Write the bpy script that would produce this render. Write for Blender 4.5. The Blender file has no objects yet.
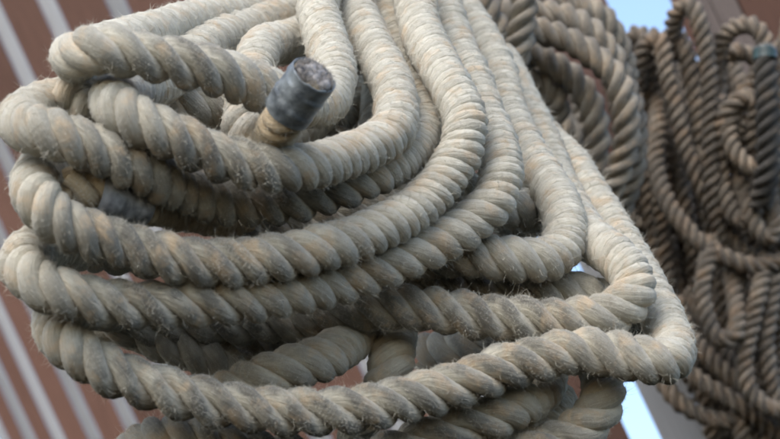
import bpy, math, random
import numpy as np
from mathutils import Vector, Matrix

scene = bpy.context.scene
# ------------------------------------------------------------------ camera
PITCH = math.radians(20)
FPX, D0 = 3000.0, 1.6                      # focal length in photo pixels, metres to the near coil
CAM = Vector((0, 0, 1.5))
cd = bpy.data.cameras.new('camera'); cam = bpy.data.objects.new('camera', cd)
scene.collection.objects.link(cam); scene.camera = cam
cam.location = CAM; cam.rotation_euler = (math.radians(90) + PITCH, 0, 0)
cd.sensor_width = 36; cd.lens = 36 * FPX / 780
cd.clip_start = 0.05; cd.clip_end = 200
cd.dof.use_dof = True; cd.dof.focus_distance = 1.65; cd.dof.aperture_fstop = 12
# ------------------------------------------------------------------ world, sun, exposure
SUN_DIR = Vector((-0.50, -0.85, 1.0)).normalized()
w = bpy.data.worlds.new('World'); scene.world = w; w.use_nodes = True
nt = w.node_tree; nt.nodes.clear()
sky = nt.nodes.new('ShaderNodeTexSky'); sky.sky_type = 'NISHITA'; sky.sun_disc = False
sky.sun_elevation = math.asin(SUN_DIR.z); sky.sun_rotation = math.atan2(SUN_DIR.x, SUN_DIR.y)
sky.air_density = 1.0; sky.dust_density = 2.0; sky.ozone_density = 1.0
bg = nt.nodes.new('ShaderNodeBackground'); bg.inputs['Strength'].default_value = 0.15
wo = nt.nodes.new('ShaderNodeOutputWorld')
nt.links.new(sky.outputs[0], bg.inputs[0]); nt.links.new(bg.outputs[0], wo.inputs[0])
sl = bpy.data.lights.new('sun', 'SUN'); so = bpy.data.objects.new('sun', sl)
scene.collection.objects.link(so); sl.energy = .8; sl.angle = math.radians(40); sl.color = (1, .985, .965)
so.rotation_euler = SUN_DIR.to_track_quat('Z', 'Y').to_euler(); so.location = (0, 0, 6)
scene.view_settings.view_transform = 'Standard'; scene.view_settings.look = 'None'
scene.view_settings.exposure = 1.32; scene.view_settings.gamma = 1
scene.render.engine = 'CYCLES'
scene.cycles.pixel_filter_type = 'BLACKMAN_HARRIS'; scene.cycles.filter_width = 1.9
scene.cycles.max_bounces = 6; scene.cycles.diffuse_bounces = 4

# ------------------------------------------------------------------ helpers
col = scene.collection
rng = np.random.default_rng(7); random.seed(7)
S = D0 / FPX                               # one photo pixel at the near coil, in metres (about half a millimetre)
RX = np.array(Matrix.Rotation(math.radians(90) + PITCH, 3, 'X'))
def pt(x, y, z):
    """photo pixel and distance behind the near coil (in the same unit) -> world"""
    D = D0 + z * S
    return RX @ np.array([(x - 390) / FPX * D, -(y - 219.5) / FPX * D, -D]) + np.array(CAM)
def empty(name, loc, label=None, cat=None, group=None, kind=None):
    o = bpy.data.objects.new(name, None); o.location = loc; col.objects.link(o); o.empty_display_size = .02
    for k, v in (('label', label), ('category', cat), ('group', group), ('kind', kind)):
        if v: o[k] = v
    return o
def mesh_np(name, V, Q, mat, parent=None, uv=None, smooth=True, tris=None, grime_shade=None):
    me = bpy.data.meshes.new(name)
    Q = np.zeros((0, 4), int) if Q is None else Q
    T = np.zeros((0, 3), int) if tris is None else tris
    base = np.array(ORIGIN.get(parent, (0, 0, 0))) if parent else np.zeros(3)
    me.vertices.add(len(V)); me.vertices.foreach_set('co', np.ascontiguousarray(V - base, dtype=np.float32).ravel())
    loops = np.concatenate([Q.ravel(), T.ravel()]); me.loops.add(len(loops))
    me.loops.foreach_set('vertex_index', loops.astype(np.int32))
    st = np.concatenate([np.arange(len(Q)) * 4, len(Q) * 4 + np.arange(len(T)) * 3])
    me.polygons.add(len(st)); me.polygons.foreach_set('loop_start', st.astype(np.int32))
    me.polygons.foreach_set('use_smooth', np.full(len(st), smooth))
    if uv is not None:
        l = me.uv_layers.new(name='UVMap'); l.data.foreach_set('uv', uv.astype(np.float32).ravel())
    me.update(calc_edges=True); me.validate()
    if grime_shade is not None:
        g = me.attributes.new('grime_shade', 'FLOAT', 'POINT'); g.data.foreach_set('value', np.ascontiguousarray(grime_shade, dtype=np.float32))
    me.materials.append(mat)
    o = bpy.data.objects.new(name, me); col.objects.link(o)
    if parent: o.parent = parent
    return o
ORIGIN = {}

# ------------------------------------------------------------------ materials
def new_mat(name):
    m = bpy.data.materials.new(name); m.use_nodes = True
    n = m.node_tree.nodes; b = n['Principled BSDF']; return m, n, m.node_tree.links, b
def ramp(n, stops):
    r = n.new('ShaderNodeValToRGB'); e = r.color_ramp.elements
    while len(e) < len(stops): e.new(.5)
    for k, (p, c) in enumerate(stops): e[k].position = p; e[k].color = (*c, 1) if len(c) == 3 else c
    return r
def rope_mat(name, light, mid, dirt_shade, tan, dirt_shade_amt=.5, seed=0., sheen=.3):
    m, n, L, b = new_mat(name)
    tc = n.new('ShaderNodeTexCoord'); mp = n.new('ShaderNodeMapping'); mp.inputs['Location'].default_value = (seed, seed * .7, seed * 1.3)
    L.new(tc.outputs['Object'], mp.inputs['Vector'])
    def noise(scale, detail=4, rough=.6):
        t = n.new('ShaderNodeTexNoise'); t.inputs['Scale'].default_value = scale
        t.inputs['Detail'].default_value = detail; t.inputs['Roughness'].default_value = rough
        L.new(mp.outputs[0], t.inputs['Vector']); return t
    big = noise(38, 3); mids = noise(120, 4); fine = noise(1500, 2, .7)
    # fibres: noise stretched along the strand (uv: u round the strand, v metres along it)
    fm = n.new('ShaderNodeMapping'); fm.inputs['Scale'].default_value = (26, 130, 1); fm.inputs['Rotation'].default_value = (0, 0, 0)
    sh = n.new('ShaderNodeSeparateXYZ'); L.new(tc.outputs['UV'], sh.inputs[0])
    sk = n.new('ShaderNodeMath'); sk.operation = 'MULTIPLY_ADD'; sk.inputs[1].default_value = 22.0
    L.new(sh.outputs['Y'], sk.inputs[0]); L.new(sh.outputs['X'], sk.inputs[2])
    cb = n.new('ShaderNodeCombineXYZ'); L.new(sk.outputs[0], cb.inputs['X']); L.new(sh.outputs['Y'], cb.inputs['Y'])
    L.new(cb.outputs[0], fm.inputs['Vector'])
    fib = n.new('ShaderNodeTexNoise'); fib.inputs['Scale'].default_value = 1.6; fib.inputs['Detail'].default_value = 5; fib.inputs['Roughness'].default_value = .7
    L.new(fm.outputs[0], fib.inputs['Vector'])
    yarn = n.new('ShaderNodeMath'); yarn.operation = 'MULTIPLY'; yarn.inputs[1].default_value = 2 * math.pi * 13
    L.new(sk.outputs[0], yarn.inputs[0])
    ys = n.new('ShaderNodeMath'); ys.operation = 'SINE'; L.new(yarn.outputs[0], ys.inputs[0])
    r1 = ramp(n, [(.32, mid), (.62, light)]); L.new(mids.outputs['Fac'], r1.inputs[0])
    mx = n.new('ShaderNodeMixRGB'); rd = ramp(n, [(.74, (0, 0, 0)), (1.0, (dirt_shade_amt,) * 3)])
    # strand crests darkened in patches: handling dirt plus strand shade put into the colour
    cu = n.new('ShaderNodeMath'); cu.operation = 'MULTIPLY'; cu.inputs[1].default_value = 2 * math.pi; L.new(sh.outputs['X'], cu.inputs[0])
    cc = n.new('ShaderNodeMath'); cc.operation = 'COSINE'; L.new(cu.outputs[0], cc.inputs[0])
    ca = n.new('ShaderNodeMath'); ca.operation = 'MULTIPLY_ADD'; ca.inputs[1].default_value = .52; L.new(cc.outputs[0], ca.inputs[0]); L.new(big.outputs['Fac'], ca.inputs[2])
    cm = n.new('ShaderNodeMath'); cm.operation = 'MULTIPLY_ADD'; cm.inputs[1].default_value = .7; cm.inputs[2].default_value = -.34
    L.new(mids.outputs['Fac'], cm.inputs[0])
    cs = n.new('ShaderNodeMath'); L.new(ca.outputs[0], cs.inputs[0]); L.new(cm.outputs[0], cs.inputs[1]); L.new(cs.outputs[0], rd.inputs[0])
    # handled, dragging bights take this dirt and painted shade, bleached standing parts stay clear
    ga = n.new('ShaderNodeAttribute'); ga.attribute_name = 'grime_shade'
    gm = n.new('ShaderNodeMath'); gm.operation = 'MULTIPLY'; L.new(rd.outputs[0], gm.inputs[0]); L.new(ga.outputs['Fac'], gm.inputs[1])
    L.new(gm.outputs[0], mx.inputs[0]); L.new(r1.outputs[0], mx.inputs[1]); mx.inputs[2].default_value = (*dirt_shade, 1)
    mt = n.new('ShaderNodeMixRGB'); nb = noise(70, 3); nb.inputs['Distortion'].default_value = .4
    rt = ramp(n, [(.50, (0, 0, 0)), (.70, (.7, .7, .7))]); L.new(nb.outputs['Fac'], rt.inputs[0])
    L.new(rt.outputs[0], mt.inputs[0]); L.new(mx.outputs[0], mt.inputs[1]); mt.inputs[2].default_value = (*tan, 1)
    mf = n.new('ShaderNodeMixRGB'); mf.blend_type = 'MULTIPLY'; mf.inputs[0].default_value = .4
    rf = ramp(n, [(.3, (.55, .53, .50)), (.68, (1.15, 1.15, 1.15))]); L.new(fib.outputs['Fac'], rf.inputs[0])
    L.new(mt.outputs[0], mf.inputs[1]); L.new(rf.outputs[0], mf.inputs[2])
    oi = n.new('ShaderNodeObjectInfo'); mr = n.new('ShaderNodeMapRange'); mr.inputs['To Min'].default_value = .86; mr.inputs['To Max'].default_value = 1.1
    hs = n.new('ShaderNodeHueSaturation'); L.new(oi.outputs['Random'], mr.inputs[0]); L.new(mr.outputs[0], hs.inputs['Value'])
    L.new(mf.outputs[0], hs.inputs['Color']); L.new(hs.outputs[0], b.inputs['Base Color'])
    b.inputs['Roughness'].default_value = .95; b.inputs['Specular IOR Level'].default_value = .1
    b.inputs['Sheen Weight'].default_value = sheen; b.inputs['Sheen Roughness'].default_value = .5
    b.inputs['Sheen Tint'].default_value = (.85, .83, .78, 1)
    ad = n.new('ShaderNodeMath'); ad.operation = 'MULTIPLY_ADD'; ad.inputs[1].default_value = .10
    L.new(ys.outputs[0], ad.inputs[0]); L.new(fib.outputs['Fac'], ad.inputs[2])
    ad2 = n.new('ShaderNodeMath'); ad2.operation = 'MULTIPLY_ADD'; ad2.inputs[1].default_value = .7
    L.new(fine.outputs['Fac'], ad2.inputs[0]); L.new(ad.outputs[0], ad2.inputs[2])
    bp = n.new('ShaderNodeBump'); bp.inputs['Strength'].default_value = 1.; bp.inputs['Distance'].default_value = .0011
    L.new(ad2.outputs[0], bp.inputs['Height']); L.new(bp.outputs[0], b.inputs['Normal'])
    return m
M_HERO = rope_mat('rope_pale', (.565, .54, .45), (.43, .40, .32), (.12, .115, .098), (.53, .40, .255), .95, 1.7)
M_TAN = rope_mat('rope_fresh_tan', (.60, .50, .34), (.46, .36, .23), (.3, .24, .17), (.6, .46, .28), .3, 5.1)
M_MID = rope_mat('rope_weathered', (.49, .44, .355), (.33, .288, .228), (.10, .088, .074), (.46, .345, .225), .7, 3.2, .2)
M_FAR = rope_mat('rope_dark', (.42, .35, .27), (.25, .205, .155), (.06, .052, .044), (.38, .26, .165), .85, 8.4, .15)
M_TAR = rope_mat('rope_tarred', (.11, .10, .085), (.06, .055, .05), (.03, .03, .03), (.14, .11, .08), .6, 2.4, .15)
def fuzz_mat(name, c):
    m, n, L, b = new_mat(name)
    b.inputs['Base Color'].default_value = (*c, 1); b.inputs['Roughness'].default_value = .8
    b.inputs['Specular IOR Level'].default_value = .2
    return m
F_FRAY = fuzz_mat('fibre_frayed', (.32, .3, .28)); F_HERO = fuzz_mat('fibre_pale', (.58, .555, .47)); F_MID = fuzz_mat('fibre_weathered', (.38, .33, .26)); F_FAR = fuzz_mat('fibre_dark', (.30, .25, .2))
def tape_mat(name, c1, c2):
    m, n, L, b = new_mat(name)
    tc = n.new('ShaderNodeTexCoord'); t = n.new('ShaderNodeTexNoise'); t.inputs['Scale'].default_value = 150; t.inputs['Detail'].default_value = 6
    L.new(tc.outputs['Object'], t.inputs['Vector']); r = ramp(n, [(.35, c1), (.68, c2)]); L.new(t.outputs['Fac'], r.inputs[0])
    L.new(r.outputs[0], b.inputs['Base Color']); b.inputs['Roughness'].default_value = .42
    bp = n.new('ShaderNodeBump'); bp.inputs['Strength'].default_value = .6; bp.inputs['Distance'].default_value = .001
    L.new(t.outputs['Fac'], bp.inputs['Height']); L.new(bp.outputs[0], b.inputs['Normal'])
    return m
T_BLUE = tape_mat('tape_blue_grey', (.06, .07, .077), (.19, .215, .225))
T_GREY = tape_mat('tape_dirty_grey', (.10, .105, .11), (.27, .275, .28))
T_GREEN = tape_mat('tape_green', (.015, .03, .028), (.03, .06, .056))
T_END = tape_mat('melted_end', (.04, .038, .036), (.36, .34, .32))
def wood_mat(name, c1, c2, rough=.45, ang=0.):
    m, n, L, b = new_mat(name)
    tc = n.new('ShaderNodeTexCoord'); mp = n.new('ShaderNodeMapping'); mp.inputs['Scale'].default_value = (9, 1.2, 9)
    L.new(tc.outputs['UV'], mp.inputs['Vector'])
    t = n.new('ShaderNodeTexNoise'); t.inputs['Scale'].default_value = 9; t.inputs['Detail'].default_value = 6; t.inputs['Roughness'].default_value = .65
    L.new(mp.outputs[0], t.inputs['Vector'])
    oi = n.new('ShaderNodeObjectInfo'); hs = n.new('ShaderNodeHueSaturation')
    mr = n.new('ShaderNodeMapRange'); mr.inputs['To Min'].default_value = .8; mr.inputs['To Max'].default_value = 1.22
    L.new(oi.outputs['Random'], mr.inputs[0]); L.new(mr.outputs[0], hs.inputs['Value'])
    r = ramp(n, [(.3, c1), (.7, c2)]); L.new(t.outputs['Fac'], r.inputs[0]); L.new(r.outputs[0], hs.inputs['Color'])
    L.new(hs.outputs[0], b.inputs['Base Color']); b.inputs['Roughness'].default_value = rough
    bp = n.new('ShaderNodeBump'); bp.inputs['Strength'].default_value = .3; bp.inputs['Distance'].default_value = .002
    L.new(t.outputs['Fac'], bp.inputs['Height']); L.new(bp.outputs[0], b.inputs['Normal'])
    return m
W_RED = wood_mat('wood_red_brown', (.13, .068, .05), (.25, .135, .10), .5)
W_PALE = wood_mat('paint_pale_grey', (.36, .37, .385), (.52, .53, .545), .6)
W_BROWN = wood_mat('wood_dark_brown', (.075, .038, .028), (.14, .07, .05), .5)
W_GREYB = wood_mat('wood_grey_brown', (.10, .08, .075), (.2, .165, .15), .6)

# ------------------------------------------------------------------ the setting: sloping planks behind the ropes
SL = 0.47                                   # the boards run down to the right
def board(name, mat, parent, c0, c1, zc, thick, proud=0., y0=-170, y1=620):
    """a board between two lines (x at the top edge of the picture), lying on the plank plane"""
    V, n = [], 5
    ys = np.linspace(y0, y1, n)
    for y in ys:
        for c, t in ((c0, 0), (c1, 0), (c1, 1), (c0, 1)):
            V.append(pt(c + SL * y, y, zc(c) - proud + t * thick))
    V = np.array(V); Q = []
    for k in range(n - 1):
        for j in range(4):
            a = k * 4 + j; b2 = k * 4 + (j + 1) % 4
            Q.append((a, b2, b2 + 4, a + 4))
    Q.append((3, 2, 1, 0)); e = (n - 1) * 4; Q.append((e, e + 1, e + 2, e + 3))
    Q = np.array(Q)
    uv = np.array([[(c0 if (i % 4) in (0, 3) else c1) * .01, (i // 4) * .35 + c0 * .013] for i in Q.ravel()])
    return mesh_np(name, V, Q, mat, parent, uv=uv, smooth=False)
zpl = lambda c: 2150 - (c + 200) * 1.35
planking = empty('planking', pt(200, 200, 1700), kind='structure'); ORIGIN[planking] = pt(200, 200, 1700)
seams = [-203, -176, -147, -111, -69, -10, 46, 115, 199, 296]
wid = [10, 11, 12, 13, 14, 16, 18, 20, 23, 26]
bpy.context.view_layer.update()
for k in range(len(seams)):
    s, h = seams[k], wid[k] / 2
    nxt = seams[k + 1] - wid[k + 1] / 2 if k + 1 < len(seams) else 424
    board('seam_strip', W_PALE, planking, s - h + .3, s + h - .3, zpl, 30, -6)
    board('plank', W_RED, planking, s + h, nxt, zpl, 40)
beam = empty('rail_beam', pt(640, 220, 1300), 'red-brown wooden beam with pale grey painted edge behind the right hand ropes', 'beam'); ORIGIN[beam] = pt(640, 220, 1300)
zbm = lambda c: 1310 + (c - 500) * .15
board('painted_edge', W_PALE, beam, 455, 507, zbm, 60)
board('face_board', W_BROWN, beam, 507.5, 606, zbm, 60, 6)
wall = empty('wooden_board_wall', pt(760, 40, 1420), 'dark brown board wall behind the arched rope at the upper right corner', 'wall'); ORIGIN[wall] = pt(760, 40, 1420)
zwl = lambda c: 1420 - (c - 690) * .3
board('backing_board', W_BROWN, wall, 671, 849, lambda c: zwl(c) + 64, 40)
board('board', W_BROWN, wall, 670, 689.5, zwl, 60)
board('board', W_GREYB, wall, 690, 709, zwl, 60)
board('board', W_GREYB, wall, 710, 736, zwl, 60)
board('board', W_BROWN, wall, 738, 850, zwl, 60)

# ------------------------------------------------------------------ rope
def unit0(v): v = np.array(v, float); return v / np.linalg.norm(v)
def spline(P, step):
    P = np.asarray(P); n = len(P)
    d = np.sqrt(np.linalg.norm(np.diff(P, axis=0), axis=1)) + 1e-9
    t = np.concatenate([[0], np.cumsum(d)])
    m = np.zeros_like(P)
    for i in range(1, n - 1):
        a = (P[i] - P[i - 1]) / d[i - 1]; b = (P[i + 1] - P[i]) / d[i]
        m[i] = (a * d[i] + b * d[i - 1]) / (d[i] + d[i - 1])
    m[0] = 1.5 * (P[1] - P[0]) / d[0] - .5 * m[1]; m[-1] = 1.5 * (P[-1] - P[-2]) / d[-1] - .5 * m[-2]
    out = []
    for i in range(n - 1):
        u = np.linspace(0, 1, 40, endpoint=False)[:, None]; h = d[i]
        out.append((2*u**3 - 3*u**2 + 1) * P[i] + (u**3 - 2*u**2 + u) * h * m[i] + (-2*u**3 + 3*u**2) * P[i + 1] + (u**3 - u**2) * h * m[i + 1])
    C = np.concatenate(out + [P[-1:]])
    for _ in range(12): C[1:-1] = .5 * C[1:-1] + .25 * (C[:-2] + C[2:])
    s = np.concatenate([[0], np.cumsum(np.linalg.norm(np.diff(C, axis=0), axis=1))])
    N = max(8, int(s[-1] / step)); q = np.linspace(0, s[-1], N)
    return np.stack([np.interp(q, s, C[:, k]) for k in range(3)], 1), q
HAUL = RX @ unit0([0, .42, -1.])                     # the way the turns climb, up and away
def unit(v): return v / (np.linalg.norm(v, axis=-1, keepdims=True) + 1e-12)
def frames(C):
    T = unit(np.gradient(C, axis=0)); N = np.zeros_like(C)
    v = np.cross(T[0], [0.3, .5, .8]); v /= np.linalg.norm(v); N[0] = v
    for i in range(1, len(C)):
        v = v - T[i] * np.dot(v, T[i]); v /= np.linalg.norm(v); N[i] = v
    return T, N, np.cross(T, N)
def smooth_noise(q, wave):
    k = max(4, int(q[-1] / wave) + 3); return np.interp(q, np.linspace(0, q[-1], k), rng.normal(0, 1, k))
def tube(C, rad, T, N, B, sides, cap=True):
    a = np.linspace(0, 2 * np.pi, sides, endpoint=False)
    nrm = N[:, None] * np.cos(a)[None, :, None] + B[:, None] * np.sin(a)[None, :, None]
    rad = np.asarray(rad)
    if rad.ndim == 1: rad = rad[:, None]
    V = C[:, None] + nrm * rad[..., None]
    n = len(C); i = np.arange(n - 1)[:, None]; j = np.arange(sides)[None]
    j2 = (j + 1) % sides
    Q = np.stack(np.broadcast_arrays(i * sides + j, i * sides + j2, (i + 1) * sides + j2, (i + 1) * sides + j), -1).reshape(-1, 4)
    V = V.reshape(-1, 3); tris = None
    if cap:
        c0 = len(V); V = np.concatenate([V, C[:1], C[-1:]])
        jj = np.arange(sides); jn = (jj + 1) % sides; e = (n - 1) * sides
        tris = np.concatenate([np.stack([np.full(sides, c0), jn, jj], 1), np.stack([np.full(sides, c0 + 1), e + jj, e + jn], 1)])
    return V, Q, tris, nrm
def uv_for(Q, tris, sides, s):
    i = Q // sides; j = Q % sides
    u = j.astype(float); u[:, 1] = np.where(j[:, 1] == 0, sides, j[:, 1]); u[:, 2] = np.where(j[:, 2] == 0, sides, j[:, 2])
    uv = np.stack([u / sides, s[np.minimum(i, len(s) - 1)]], -1).reshape(-1, 2)
    if tris is not None: uv = np.concatenate([uv, np.zeros((tris.size, 2))])
    return uv
def rope_turn(parent, pts, d, mat, fmat, sides=14, step=.0012, hairs=80., hair_len=.0024, hair_w=.00014, lay=2.05, tight=.62, soft=1., world=False, wob=.0004, taper=False):
    """one turn of three-strand, right-hand laid rope: heart, three strands, loose fibres"""
    P = np.array(pts) if world else np.array([pt(*p) for p in pts])
    C, q = spline(P, step)
    C = C + np.stack([smooth_noise(q, .03) for _ in range(3)], 1) * wob
    for _ in range(6): C[1:-1] = .5 * C[1:-1] + .25 * (C[:-2] + C[2:])
    T, N, B = frames(C)
    V, Q, tr, _ = tube(C[::3], np.full(len(C[::3]), d * .09), T[::3], N[::3], B[::3], 5)
    turn = mesh_np('rope_turn', V, Q, mat, parent, uv=uv_for(Q, tr, 5, q[::3]), tris=tr)
    ORIGIN[turn] = ORIGIN[parent]
    ph0 = rng.uniform(0, 6.28); a = .25 * d
    # the lay is hauled tighter where the turn climbs back to its pin
    kap = np.linalg.norm(np.gradient(T, axis=0), axis=1) / np.gradient(q)
    for _ in range(40): kap[1:-1] = .5 * kap[1:-1] + .25 * (kap[:-2] + kap[2:])
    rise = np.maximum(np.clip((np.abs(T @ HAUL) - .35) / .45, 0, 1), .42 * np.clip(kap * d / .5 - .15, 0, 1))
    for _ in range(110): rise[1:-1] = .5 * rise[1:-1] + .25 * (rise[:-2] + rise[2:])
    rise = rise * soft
    lf = lay * rng.uniform(.9, 1.1) * (1 - rise) + tight * rise
    L = d * lf * (1 + .05 * smooth_noise(q, .09)); dq = np.gradient(q)
    phi = np.arctan(2 * np.pi * a / L); gap = L / 3 * np.sin(phi)
    rt = gap * (.465 + .49 * rise); rn = .278 * d - .030 * d * rise
    ph = ph0 + np.cumsum(2 * np.pi * dq / L)
    HV, NV = [], []
    for k in range(3):
        th = ph + k * 2 * np.pi / 3
        off = N * np.cos(th)[:, None] + B * np.sin(th)[:, None]
        SC = C + off * (a * (1 + .05 * smooth_noise(q, .02)))[:, None]
        sT = unit(np.gradient(SC, axis=0)); sN = unit(off - sT * np.sum(off * sT, 1, keepdims=True)); sB = np.cross(sT, sN)
        rad = rn * (1 + .045 * smooth_noise(q, .014) + .025 * smooth_noise(q, .004))
        ang = np.linspace(0, 2 * np.pi, sides, endpoint=False)
        e = (rt / rn)[:, None]                           # pressed flat against its neighbours
        prof = e / np.sqrt((e * np.cos(ang)[None]) ** 2 + np.sin(ang)[None] ** 2)
        R2 = rad[:, None] * prof * (1 + .012 * rng.normal(0, 1, (len(q), sides)))
        V, Q, tr, nrm = tube(SC, R2, sT, sN, sB, sides)
        gr = np.clip(1 - 1.15 * rise, 0, 1); mesh_np('strand', V, Q, mat, turn, uv=uv_for(Q, tr, sides, q), tris=tr, grime_shade=np.concatenate([np.repeat(gr, sides), gr[:1], gr[-1:]]))
        wt = np.exp(.5 * smooth_noise(q, .012)[1:-1] + .4 * smooth_noise(q, .05)[1:-1]); wt /= wt.sum()      # in tufts
        def roots(nh):
            ii = rng.choice(np.arange(1, len(q) - 1), nh, p=wt); an = rng.normal(0, 1.15, nh); ee = (rt / rn)[ii]
            d0 = sN[ii] * np.cos(an)[:, None] + sB[ii] * np.sin(an)[:, None]
            root = SC[ii] + d0 * (rad[ii] * ee / np.sqrt((ee * np.cos(an)) ** 2 + np.sin(an) ** 2))[:, None] * .97
            return root, unit(d0 * rng.uniform(.25, 1.1, (nh, 1)) + sT[ii] * rng.normal(0, .7, (nh, 1)) + rng.normal(0, .5, (nh, 3)))
        nh = int(hairs * q[-1] * 1000 / 3)
        root, dr = roots(nh); ln = hair_len * rng.uniform(.3, 1., (nh, 1)); sd = unit(np.cross(dr, rng.normal(0, 1, (nh, 3)))) * hair_w * .5
        NV.append(np.stack([root - sd, root + sd, root + dr * ln], 1))
        nh = int(hairs * .12 * q[-1] * 1000 / 3)
        root, dr = roots(nh); ln = hair_len * rng.uniform(.8, 1., (nh, 1)) * rng.choice([1.3, 1.8, 2.6, 3.6], (nh, 1))
        p1 = root + dr * ln * .5; p2 = p1 + unit(dr + rng.normal(0, .6, (nh, 3)) + np.array([0, 0, -.15])) * ln * .5
        sd = unit(np.cross(dr, rng.normal(0, 1, (nh, 3)))) * hair_w * .4
        HV.append(np.stack([root - sd, root + sd, p1 + sd * .8, p1 - sd * .8, p2], 1))
    H = np.concatenate(HV); n = len(H); b0 = np.arange(n)[:, None] * 5; W = np.concatenate(NV); b1 = n * 5 + np.arange(len(W))[:, None] * 3
    f = mesh_np('loose_fibres', np.concatenate([H.reshape(-1, 3), W.reshape(-1, 3)]), b0 + np.array([[0, 1, 2, 3]]), fmat, turn,
                tris=np.concatenate([b0 + np.array([[3, 2, 4]]), b1 + np.array([[0, 1, 2]])]), smooth=False)
    f['kind'] = 'stuff'
    return turn, C, q, (T, N, B)
def whipping(parent, p, d, mat, name='whipping_tape', end=True, crumple=.04):
    """tape wound round a rope end, with the cut end showing inside its rim"""
    C, q = spline([pt(*a) for a in p], .0009); T, N, B = frames(C); sides = 40
    n = len(C); ang = np.linspace(0, 2 * np.pi, sides, endpoint=False)
    ts = np.linspace(0, 1, n)
    base = d / 2 * (1.03 + crumple * .5 * np.sin(3 * ang[None] + ts[:, None] * 2.2) + .06 * ((q[:, None] / .011 + ang[None] / (2 * np.pi)) % 1.) )
    w = rng.normal(0, 1, (n // 4 + 2, 10)); wi = np.array([np.interp(np.linspace(0, 10, sides, endpoint=False), np.arange(11), np.append(r, r[0])) for r in w])
    wi = np.stack([np.interp(np.linspace(0, len(w) - 1, n), np.arange(len(w)), wi[:, s]) for s in range(sides)], 1)
    R = base * (1 + crumple * .6 * wi)
    V, Q, tr, _ = tube(C, R, T, N, B, sides, cap=False)
    if end:                                             # rim turned in
        lip = C[-1] + (V[-sides:] - C[-1]) * .965 + T[-1] * rng.normal(.0004, .0004, (sides, 1)); inn = C[-1] + (V[-sides:] - C[-1]) * .92 - T[-1] * .002
        b0 = len(V); V = np.concatenate([V, lip, inn]); j = np.arange(sides); j2 = (j + 1) % sides
        Q = np.concatenate([Q, np.stack([b0 - sides + j, b0 - sides + j2, b0 + j2, b0 + j], 1), np.stack([b0 + j, b0 + j2, b0 + sides + j2, b0 + sides + j], 1)])
    o = mesh_np(name, V, Q, mat, parent); ORIGIN[o] = ORIGIN[parent]
    if end:                                             # the three cut strands, uneven and matted
        for k in range(3):
            a0 = k * 2.1 + .5; c = C[-1] + (N[-1] * math.cos(a0) + B[-1] * math.sin(a0)) * d * .215
            rr = d * .25; rows = []
            for t, h in ((1., -.006), (1., -.0005), (.86, .0014), (.45, .0022)):
                jit = 1 + rng.normal(0, .07, 14); aa = np.linspace(0, 6.283, 14, endpoint=False)
                rows.append(c + (N[-1] * np.cos(aa)[:, None] + B[-1] * np.sin(aa)[:, None]) * rr * t * jit[:, None] + T[-1] * (h + rng.normal(0, .0006, (14, 1))))
            V = np.concatenate(rows + [[c + T[-1] * .0008]]); Q = []; TT = []
            for r in range(3):
                for j in range(14): Q.append((r*14 + j, r*14 + (j+1) % 14, (r+1)*14 + (j+1) % 14, (r+1)*14 + j))
            for j in range(14): TT.append((42 + j, 42 + (j + 1) % 14, 56))
            cs = mesh_np('cut_strand', V, np.array(Q), T_END, o, tris=np.array(TT))
        n = 1600; rr = np.sqrt(rng.uniform(0, 1, (n, 1))) * d * .45; aa = rng.uniform(0, 6.283, (n, 1))
        root = C[-1] + (N[-1] * np.cos(aa) + B[-1] * np.sin(aa)) * rr
        dr = unit(T[-1] + rng.normal(0, .45, (n, 3))); ln = rng.uniform(.0012, .0034, (n, 1)); sd = unit(np.cross(dr, rng.normal(0, 1, (n, 3)))) * .00007
        p1 = root + dr * ln; p2 = p1 + unit(dr + rng.normal(0, .9, (n, 3))) * ln * .4
        H = np.stack([root - sd, root + sd, p1 + sd, p1 - sd, p2], 1).reshape(-1, 3); b0 = np.arange(n)[:, None] * 5
        f = mesh_np('frayed_fibres', H, b0 + np.array([[0, 1, 2, 3]]), F_FRAY, o, tris=b0 + np.array([[3, 2, 4]]), smooth=False); f['kind'] = 'stuff'
    return o

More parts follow.
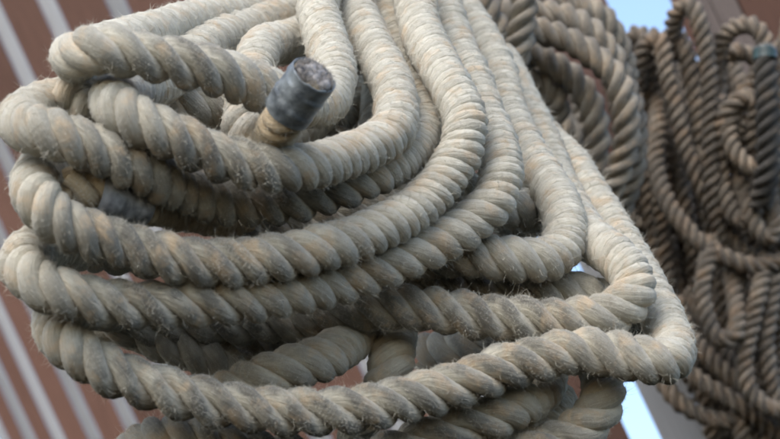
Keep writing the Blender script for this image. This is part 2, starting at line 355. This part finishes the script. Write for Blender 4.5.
# ------------------------------------------------------------------ the near coil
near = empty('rope_coil', pt(380, 330, 60), 'thick pale grey-beige rope coil filling the front, fuzzy loops with a blue-grey taped end', 'rope', 'coiled ropes')
ORIGIN[near] = pt(380, 330, 60)
d1 = .0255
def up(x, y, z, k=0):
    """the turn goes on upward out of the picture towards the pin it hangs from"""
    return [(x + (392 - x) * .55, -70 - k, z + 210), (392 + (x - 392) * .35, -135 - k, z + 330)]
hero = [
 # top left loop, passing behind the taped end
 [*up(318, 0, 250)[::-1], (318, 0, 240), (326, 40, 150), (334, 76, 60), (324, 102, 5), (298, 104, -40), (270, 93, -85), (240, 80, -115), (205, 69, -142), (168, 60, -160), (133, 53, -172), (100, 49, -178), (78, 55, -160), (78, 58, -110), (100, 48, -50), (135, 38, 40), (190, 22, 200), (270, 2, 430), (310, -40, 560)],
 # second loop
 [*up(352, 0, 330)[::-1], (352, 0, 330), (375, 50, 200), (396, 100, 70), (388, 136, -10), (345, 157, -60), (290, 168, -110), (240, 164, -140), (190, 144, -165), (145, 124, -180), (118, 108, -172), (114, 96, -130), (130, 90, -60), (160, 82, 10), (209, 43, 180), (255, 26, 320), (297, 8, 440), (340, -40, 560)],
 # third loop
 [*up(383, 0, 440)[::-1], (383, 0, 440), (398, 50, 310), (422, 100, 180), (415, 146, 60), (375, 173, 0), (310, 195, -30), (245, 203, -60), (190, 192, -100), (140, 169, -150), (95, 147, -180), (50, 134, -190), (26, 128, -180), (22, 117, -145), (40, 106, -90), (75, 98, -20), (130, 100, 50), (200, 106, 80), (260, 108, 150), (330, 80, 300), (365, 0, 480)],
 # long loop across the middle
 [*up(415, 0, 300)[::-1], (415, 0, 300), (424, 40, 210), (453, 90, 95), (466, 130, 45), (450, 170, 20), (418, 206, -10), (385, 226, -40), (350, 240, -65), (309, 252, -90), (265, 260, -110), (220, 263, -130), (180, 260, -142), (140, 251, -155), (98, 239, -175), (60, 221, -190), (36, 199, -185), (34, 180, -145), (52, 163, -70), (90, 152, 10), (160, 158, 90), (250, 150, 150), (320, 110, 260), (350, 30, 420), (360, -30, 520)],
 # loop tucked below it
 [*up(440, 0, 430)[::-1], (440, 0, 430), (452, 40, 340), (472, 80, 255), (487, 125, 160), (499, 152, 95), (501, 182, 55), (490, 207, 35), (466, 227, 20), (434, 243, 0), (401, 258, -15), (369, 271, -30), (330, 284, -50), (290, 294, -75), (240, 300, -100), (190, 304, -122), (145, 306, -140), (109, 303, -155), (76, 296, -168), (45, 286, -172), (24, 270, -160), (26, 254, -120), (50, 246, -60), (100, 250, 0), (200, 262, 40), (300, 262, 120), (360, 200, 250), (385, 60, 450), (390, -40, 600)],
 # inner right loop
 [*up(455, 0, 620)[::-1], (455, 0, 600), (478, 35, 520), (497, 75, 430), (512, 125, 330), (538, 170, 240), (561, 208, 160), (566, 236, 105), (553, 256, 75), (530, 261, 55), (505, 259, 45), (465, 254, 50), (420, 258, 70), (370, 262, 110), (320, 250, 180)],
 # right loop that emerges behind it
 [(500, 60, 640), (530, 120, 470), (560, 190, 330), (590, 238, 150), (614, 256, 85), (632, 280, 50), (628, 302, 35), (602, 316, 28), (567, 321, 28), (535, 321, 28), (500, 320, 26), (447, 313, 24), (400, 307, 30), (355, 308, 45), (300, 318, 60), (240, 322, 50), (180, 322, 50), (110, 320, 60), (80, 300, 120)],
 # outer right loop and lower front rope
 [*up(450, 0, 830)[::-1], (442, 0, 800), (470, 50, 690), (508, 100, 575), (539, 133, 500), (572, 168, 420), (598, 207, 340), (621, 244, 260), (645, 285, 170), (664, 324, 85), (674, 349, 28), (666, 362, -5), (643, 360, -14), (610, 354, -10), (578, 351, -4), (545, 357, -6), (507, 368, -15), (474, 379, -28), (439, 390, -42), (401, 401, -60), (363, 409, -75), (330, 412, -85), (287, 413, -95), (243, 408, -105), (200, 400, -115), (160, 389, -125), (120, 376, -135), (87, 360, -143), (63, 342, -143), (54, 326, -120), (62, 312, -70), (100, 308, 10), (160, 318, 100), (230, 325, 140)],
 # rope between, dark
 [(640, 320, 160), (600, 300, 115), (556, 291, 100), (500, 286, 98), (450, 281, 95), (400, 276, 90), (350, 280, 95), (290, 300, 110), (220, 300, 120)],
 # short ropes in the lower gap
 [(205, 402, 30), (228, 391, 5), (254, 381, -5), (282, 371, -5), (309, 363, 5), (335, 353, 25), (355, 338, 70), (375, 318, 120)],
 [(110, 318, 140), (140, 330, 70), (175, 343, 55), (205, 355, 55), (235, 372, 75), (265, 396, 110)],
 [(180, 318, 170), (220, 334, 130), (255, 343, 115), (300, 345, 120), (350, 338, 150)],
 [(398, 315, 180), (394, 342, 90), (390, 368, 60), (376, 402, 70), (350, 425, 110)],
 [(425, 352, 330), (455, 352, 300), (500, 345, 280), (545, 330, 260)],
 # bottom ropes
 [(360, 462, -20), (400, 450, -15), (436, 437, -10), (474, 424, 0), (507, 411, 12), (532, 398, 40), (545, 380, 100), (548, 350, 180)],
 [(585, 335, 110), (597, 355, 70), (604, 380, 48), (602, 405, 38), (585, 427, 32), (560, 442, 28), (520, 458, 20), (470, 480, 10)],
 [(128, 480, 60), (134, 455, 0), (152, 440, -35), (185, 438, -50), (230, 447, -55), (290, 458, -55), (360, 475, -55)],
 [(330, 500, 40), (400, 482, 35), (460, 462, 35), (510, 445, 45), (540, 425, 70), (556, 400, 130)],
 # pale rope rising behind the top left loop
 [(345, 10, 520), (315, 32, 400), (285, 42, 260), (262, 50, 140), (250, 75, 70), (246, 105, 25), (247, 135, 0), (262, 180, 40)],
 # small loop left, tucked under the second
 [(200, 84, 120), (160, 84, 60), (115, 82, -20), (86, 86, -75), (74, 97, -95), (82, 110, -80), (110, 122, -30), (160, 150, 20)],
 # turns deep inside the coil
 [(100, 200, 40), (180, 205, 60), (260, 225, 60), (340, 222, 70), (400, 195, 110), (440, 130, 230), (420, 20, 480)],
 [(300, 145, 320), (345, 150, 340), (395, 170, 350), (470, 200, 350), (520, 225, 360), (500, 150, 520), (470, 60, 720)],
 [(150, 130, 180), (220, 138, 240), (300, 130, 330), (360, 110, 430), (380, 60, 560)],
 [(440, 180, 210), (480, 200, 190), (520, 210, 200), (545, 215, 260)],
]
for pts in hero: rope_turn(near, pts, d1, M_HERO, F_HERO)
e1 = [(240, 185, 60), (256, 163, 0), (267, 145, -65), (277, 129, -115), (288, 112, -148), (302, 92, -160), (313, 77, -168)]
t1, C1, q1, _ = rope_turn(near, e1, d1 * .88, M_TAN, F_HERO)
tp = whipping(near, [(287, 113, -147), (293, 104, -153), (302, 92, -160), (314, 75, -171)], d1 * .94, T_BLUE)
tp['label'] = 'blue-grey tape round the upper rope end'
e2 = [(240, 222, 20), (170, 209, -60), (132, 201, -115), (95, 191, -148), (78, 186, -156), (66, 183, -160)]
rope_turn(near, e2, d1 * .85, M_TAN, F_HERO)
tp = whipping(near, [(138, 203, -109), (122, 199, -125), (107, 194, -140), (92, 190, -150)], d1 * .98, T_GREY, end=False, crumple=.09)
tp['label'] = 'dirty grey tape round the lower rope end'

# ------------------------------------------------------------------ the coil behind
mid = empty('rope_coil', pt(560, 160, 870), 'dark beige rope coil with round open loops hanging behind the nearest coil', 'rope', 'coiled ropes')
ORIGIN[mid] = pt(560, 160, 870)
d2 = .0191
midr = [
 [(500, -20, 960), (520, 18, 930), (545, 31, 920), (568, 37, 915), (588, 47, 910), (607, 62, 905), (623, 80, 900), (632, 105, 895), (634, 132, 895), (629, 160, 900), (618, 186, 910), (600, 212, 930), (575, 235, 960), (550, 250, 980)],
 [(505, 20, 1000), (537, 48, 980), (557, 60, 965), (576, 74, 960), (592, 93, 955), (602, 118, 955), (604, 142, 955), (600, 168, 960), (590, 192, 970), (570, 215, 1000)],
 [(505, 12, 1040), (542, 12, 1010), (562, 14, 1000), (583, 21, 990), (603, 36, 985), (617, 56, 990), (630, 85, 1000), (640, 120, 1010), (640, 160, 1030), (625, 210, 1060)],
 [(510, -8, 1090), (545, -6, 1070), (575, 0, 1055), (598, 8, 1045), (612, 22, 1045), (624, 45, 1060), (632, 80, 1080)],
 [(534, -40, 850), (532, 0, 840), (528, 35, 840), (519, 66, 850), (508, 100, 870), (495, 150, 900)],
 [(478, -30, 900), (490, 0, 890), (501, 24, 885), (508, 48, 890), (511, 75, 905), (508, 120, 930)],
 [(455, -30, 960), (472, 0, 950), (486, 28, 950), (493, 60, 960), (497, 110, 980)],
 [(500, 70, 1010), (526, 76, 990), (546, 81, 985), (561, 95, 985), (562, 112, 990), (550, 128, 1000), (530, 136, 1020)],
 [(520, 100, 1250), (545, 105, 1240), (568, 120, 1235), (580, 145, 1240), (575, 175, 1250), (555, 200, 1270)],
 [(530, 120, 1300), (560, 135, 1290), (585, 130, 1280), (590, 100, 1280), (570, 78, 1280), (540, 65, 1290)],
 [(520, 175, 1290), (550, 160, 1280), (580, 165, 1280), (600, 190, 1280)],
 [(500, 30, 1320), (530, 60, 1320), (560, 100, 1320), (570, 150, 1330), (555, 210, 1340)],
 [(640, 230, 1310), (610, 190, 1300), (570, 160, 1300), (530, 150, 1310)],
]
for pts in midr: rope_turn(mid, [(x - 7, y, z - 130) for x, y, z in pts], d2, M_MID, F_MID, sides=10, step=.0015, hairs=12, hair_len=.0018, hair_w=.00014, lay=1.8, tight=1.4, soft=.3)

# ------------------------------------------------------------------ the hank on the right
far = empty('rope_coil', pt(710, 240, 1100), 'dark brown tangled hank of thinner rope at the right edge, with a green taped tip', 'rope', 'coiled ropes')
ORIGIN[far] = pt(710, 240, 1100)
d3 = .0140
Z = 1450
farr = [
 [(622, 130, 1540), (626, 80, 1530), (630, 45, 1520), (637, 32, 1510), (645, 38, 1500), (648, 70, 1500), (652, 120, 1510), (658, 180, 1520), (664, 240, 1530), (672, 300, 1530)],
 [(640, 90, 1490), (642, 55, 1470), (649, 38, 1460), (658, 38, 1450), (664, 60, 1440), (670, 90, 1435), (678, 120, 1430), (687, 152, 1428), (700, 183, 1425), (714, 212, 1425), (735, 245, 1430), (770, 268, 1440), (800, 270, 1450)],
 [(668, 90, 1520), (668, 55, 1500), (676, 37, 1480), (685, 48, 1465), (691, 75, 1460), (697, 105, 1455), (700, 140, 1450), (704, 180, 1450), (712, 225, 1460), (720, 260, 1480)],
 [(672, 60, 1480), (672, 28, 1460), (680, 8, 1440), (690, 3, 1425), (699, 18, 1415), (706, 45, 1408), (709, 78, 1405), (710, 112, 1403), (711, 150, 1403), (713, 190, 1408), (718, 225, 1420), (726, 262, 1440)],
 [(655, 60, 1530), (658, 100, 1500), (657, 130, 1470), (655, 158, 1455), (660, 184, 1440), (672, 209, 1425), (690, 233, 1415), (710, 249, 1408), (735, 261, 1402), (758, 267, 1400), (780, 261, 1405), (810, 250, 1420)],
 [(716, 90, 1470), (717, 60, 1455), (724, 38, 1440), (738, 26, 1425), (752, 25, 1415), (763, 35, 1408), (765, 52, 1405), (758, 72, 1405), (745, 92, 1400), (735, 112, 1395), (729, 132, 1390), (733, 152, 1385), (746, 166, 1380), (760, 170, 1380), (772, 160, 1385), (776, 135, 1400)],
 [(700, 70, 1500), (722, 56, 1480), (742, 52, 1470), (758, 60, 1465), (775, 50, 1460), (800, 45, 1450)],
 [(724, 200, 1420), (722, 165, 1410), (722, 135, 1400), (728, 112, 1390), (742, 98, 1382), (754, 98, 1380), (757, 112, 1385), (752, 135, 1395), (756, 160, 1410), (764, 190, 1420)],
 [(742, 215, 1440), (738, 180, 1425), (735, 150, 1410), (740, 128, 1400), (748, 122, 1392)],
 [(782, 60, 1440), (780, 100, 1420), (778, 140, 1420), (776, 180, 1430), (772, 215, 1440), (770, 250, 1450)],
 [(790, 20, 1460), (786, 60, 1440), (788, 120, 1430), (790, 200, 1430), (785, 270, 1450)],
 [(700, 150, 1450), (715, 170, 1420), (726, 195, 1405), (735, 218, 1398), (744, 222, 1398), (746, 205, 1402), (742, 180, 1410)],
 [(738, 180, 1420), (748, 205, 1400), (757, 228, 1392), (767, 240, 1390), (774, 232, 1392), (774, 210, 1400), (768, 180, 1415)],
 [(712, 240, 1425), (707, 262, 1395), (703, 290, 1382), (707, 318, 1375), (718, 338, 1370), (731, 339, 1370), (738, 326, 1378), (736, 305, 1400), (730, 270, 1430)],
 [(766, 255, 1420), (761, 285, 1395), (753, 320, 1385), (746, 352, 1380), (747, 382, 1378), (758, 402, 1378), (774, 410, 1380), (800, 412, 1390)],
 [(742, 250, 1440), (738, 290, 1425), (744, 330, 1415), (755, 370, 1410), (772, 400, 1410)],
 [(655, 290, 1480), (665, 335, 1450), (680, 365, 1430), (705, 385, 1420), (735, 402, 1415), (765, 425, 1420), (790, 450, 1430)],
 [(675, 300, 1490), (692, 338, 1460), (712, 362, 1445), (738, 385, 1435), (770, 410, 1435), (800, 425, 1440)],
 [(650, 320, 1500), (655, 362, 1470), (668, 390, 1450), (690, 410, 1440), (718, 420, 1435), (742, 416, 1430), (758, 400, 1435)],
 [(690, 290, 1520), (708, 330, 1490), (728, 358, 1475), (752, 382, 1465), (790, 405, 1470)],
 [(668, 240, 1560), (676, 290, 1540), (690, 340, 1530), (705, 400, 1530), (715, 460, 1540)],
 [(690, 250, 1560), (700, 300, 1540), (722, 350, 1530), (745, 400, 1530), (760, 460, 1540)],
 [(775, 275, 1410), (770, 310, 1400), (766, 350, 1395), (772, 390, 1395), (790, 430, 1400)],
 [(790, 280, 1440), (785, 320, 1430), (778, 360, 1430), (772, 400, 1430), (768, 460, 1440)],
 [(745, 405, 1440), (742, 425, 1430), (745, 460, 1430)],
 [(720, 180, 1500), (722, 240, 1500), (725, 300, 1500), (735, 350, 1500)],
 [(755, 150, 1500), (755, 220, 1500), (762, 300, 1500), (765, 380, 1510)],
 [(640, 150, 1560), (648, 200, 1560), (655, 250, 1560), (660, 300, 1555), (672, 350, 1550)],
 [(676, 130, 1540), (682, 180, 1530), (690, 230, 1530), (700, 280, 1540)],
 [(776, 70, 1520), (770, 120, 1500), (772, 200, 1500)],
 [(630, 140, 1580), (632, 190, 1580), (640, 240, 1580), (652, 280, 1580)],
]
for x in range(628, 800, 15):               # turns at the back of the hank
    j = lambda k=13: random.uniform(-k, k)
    farr.append([(x - 20 + j(), 64 + j(6), 1640), (x - 12 + j(), 120, 1625 + j()), (x + j(), 200, 1615 + j()), (x + 10 + j(), 290, 1615 + j()),
                 (max(x + 14 + j(), 692 + (x - 628) * .3), 380, 1620 + j()), (max(x + 24 + j(), 738 + (x - 628) * .3), 470, 1640)])
for x, y in ((652, 48), (662, 52), (671, 62), (680, 60), (690, 70), (700, 62), (716, 80), (736, 120), (744, 150), (757, 140), (770, 150), (780, 150)):
    farr.append([(x, y, 1600), (x + 5, y + 50, 1580), (x + 8, y + 110, 1575), (x + 14, y + 180, 1590)])
for k in range(8):                          # loose bights tangled over them
    x, y, a = random.uniform(690, 775), random.uniform(310, 420), random.uniform(-.5, .5); h, wd = random.uniform(45, 75), random.uniform(9, 15)
    if x < 640 + (y - 200) * .35 + 40: x += 55
    loop = [(-wd, -h), (-wd * 1.1, -h * .2), (-wd * .8, h * .6), (0, h), (wd * .8, h * .6), (wd * 1.2, -h * .1), (wd * .8, -h)]
    farr.append([(x + u * math.cos(a) - v * math.sin(a), y + u * math.sin(a) + v * math.cos(a), 1520 + 10 * abs(n - 3) ** 1.7 + random.uniform(-25, 15)) for n, (u, v) in enumerate(loop)])
kw = dict(sides=8, step=.0015, hairs=5, hair_len=.0018, hair_w=.00013, lay=1.7, tight=1.3, soft=.3)
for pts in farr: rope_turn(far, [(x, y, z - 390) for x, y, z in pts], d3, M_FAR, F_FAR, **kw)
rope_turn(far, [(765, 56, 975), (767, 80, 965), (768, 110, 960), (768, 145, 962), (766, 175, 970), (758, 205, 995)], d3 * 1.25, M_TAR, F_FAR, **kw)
tp = whipping(far, [(765.5, 60, 971), (765.2, 56, 973), (765, 51, 976)], d3 * 1.15, T_GREEN)
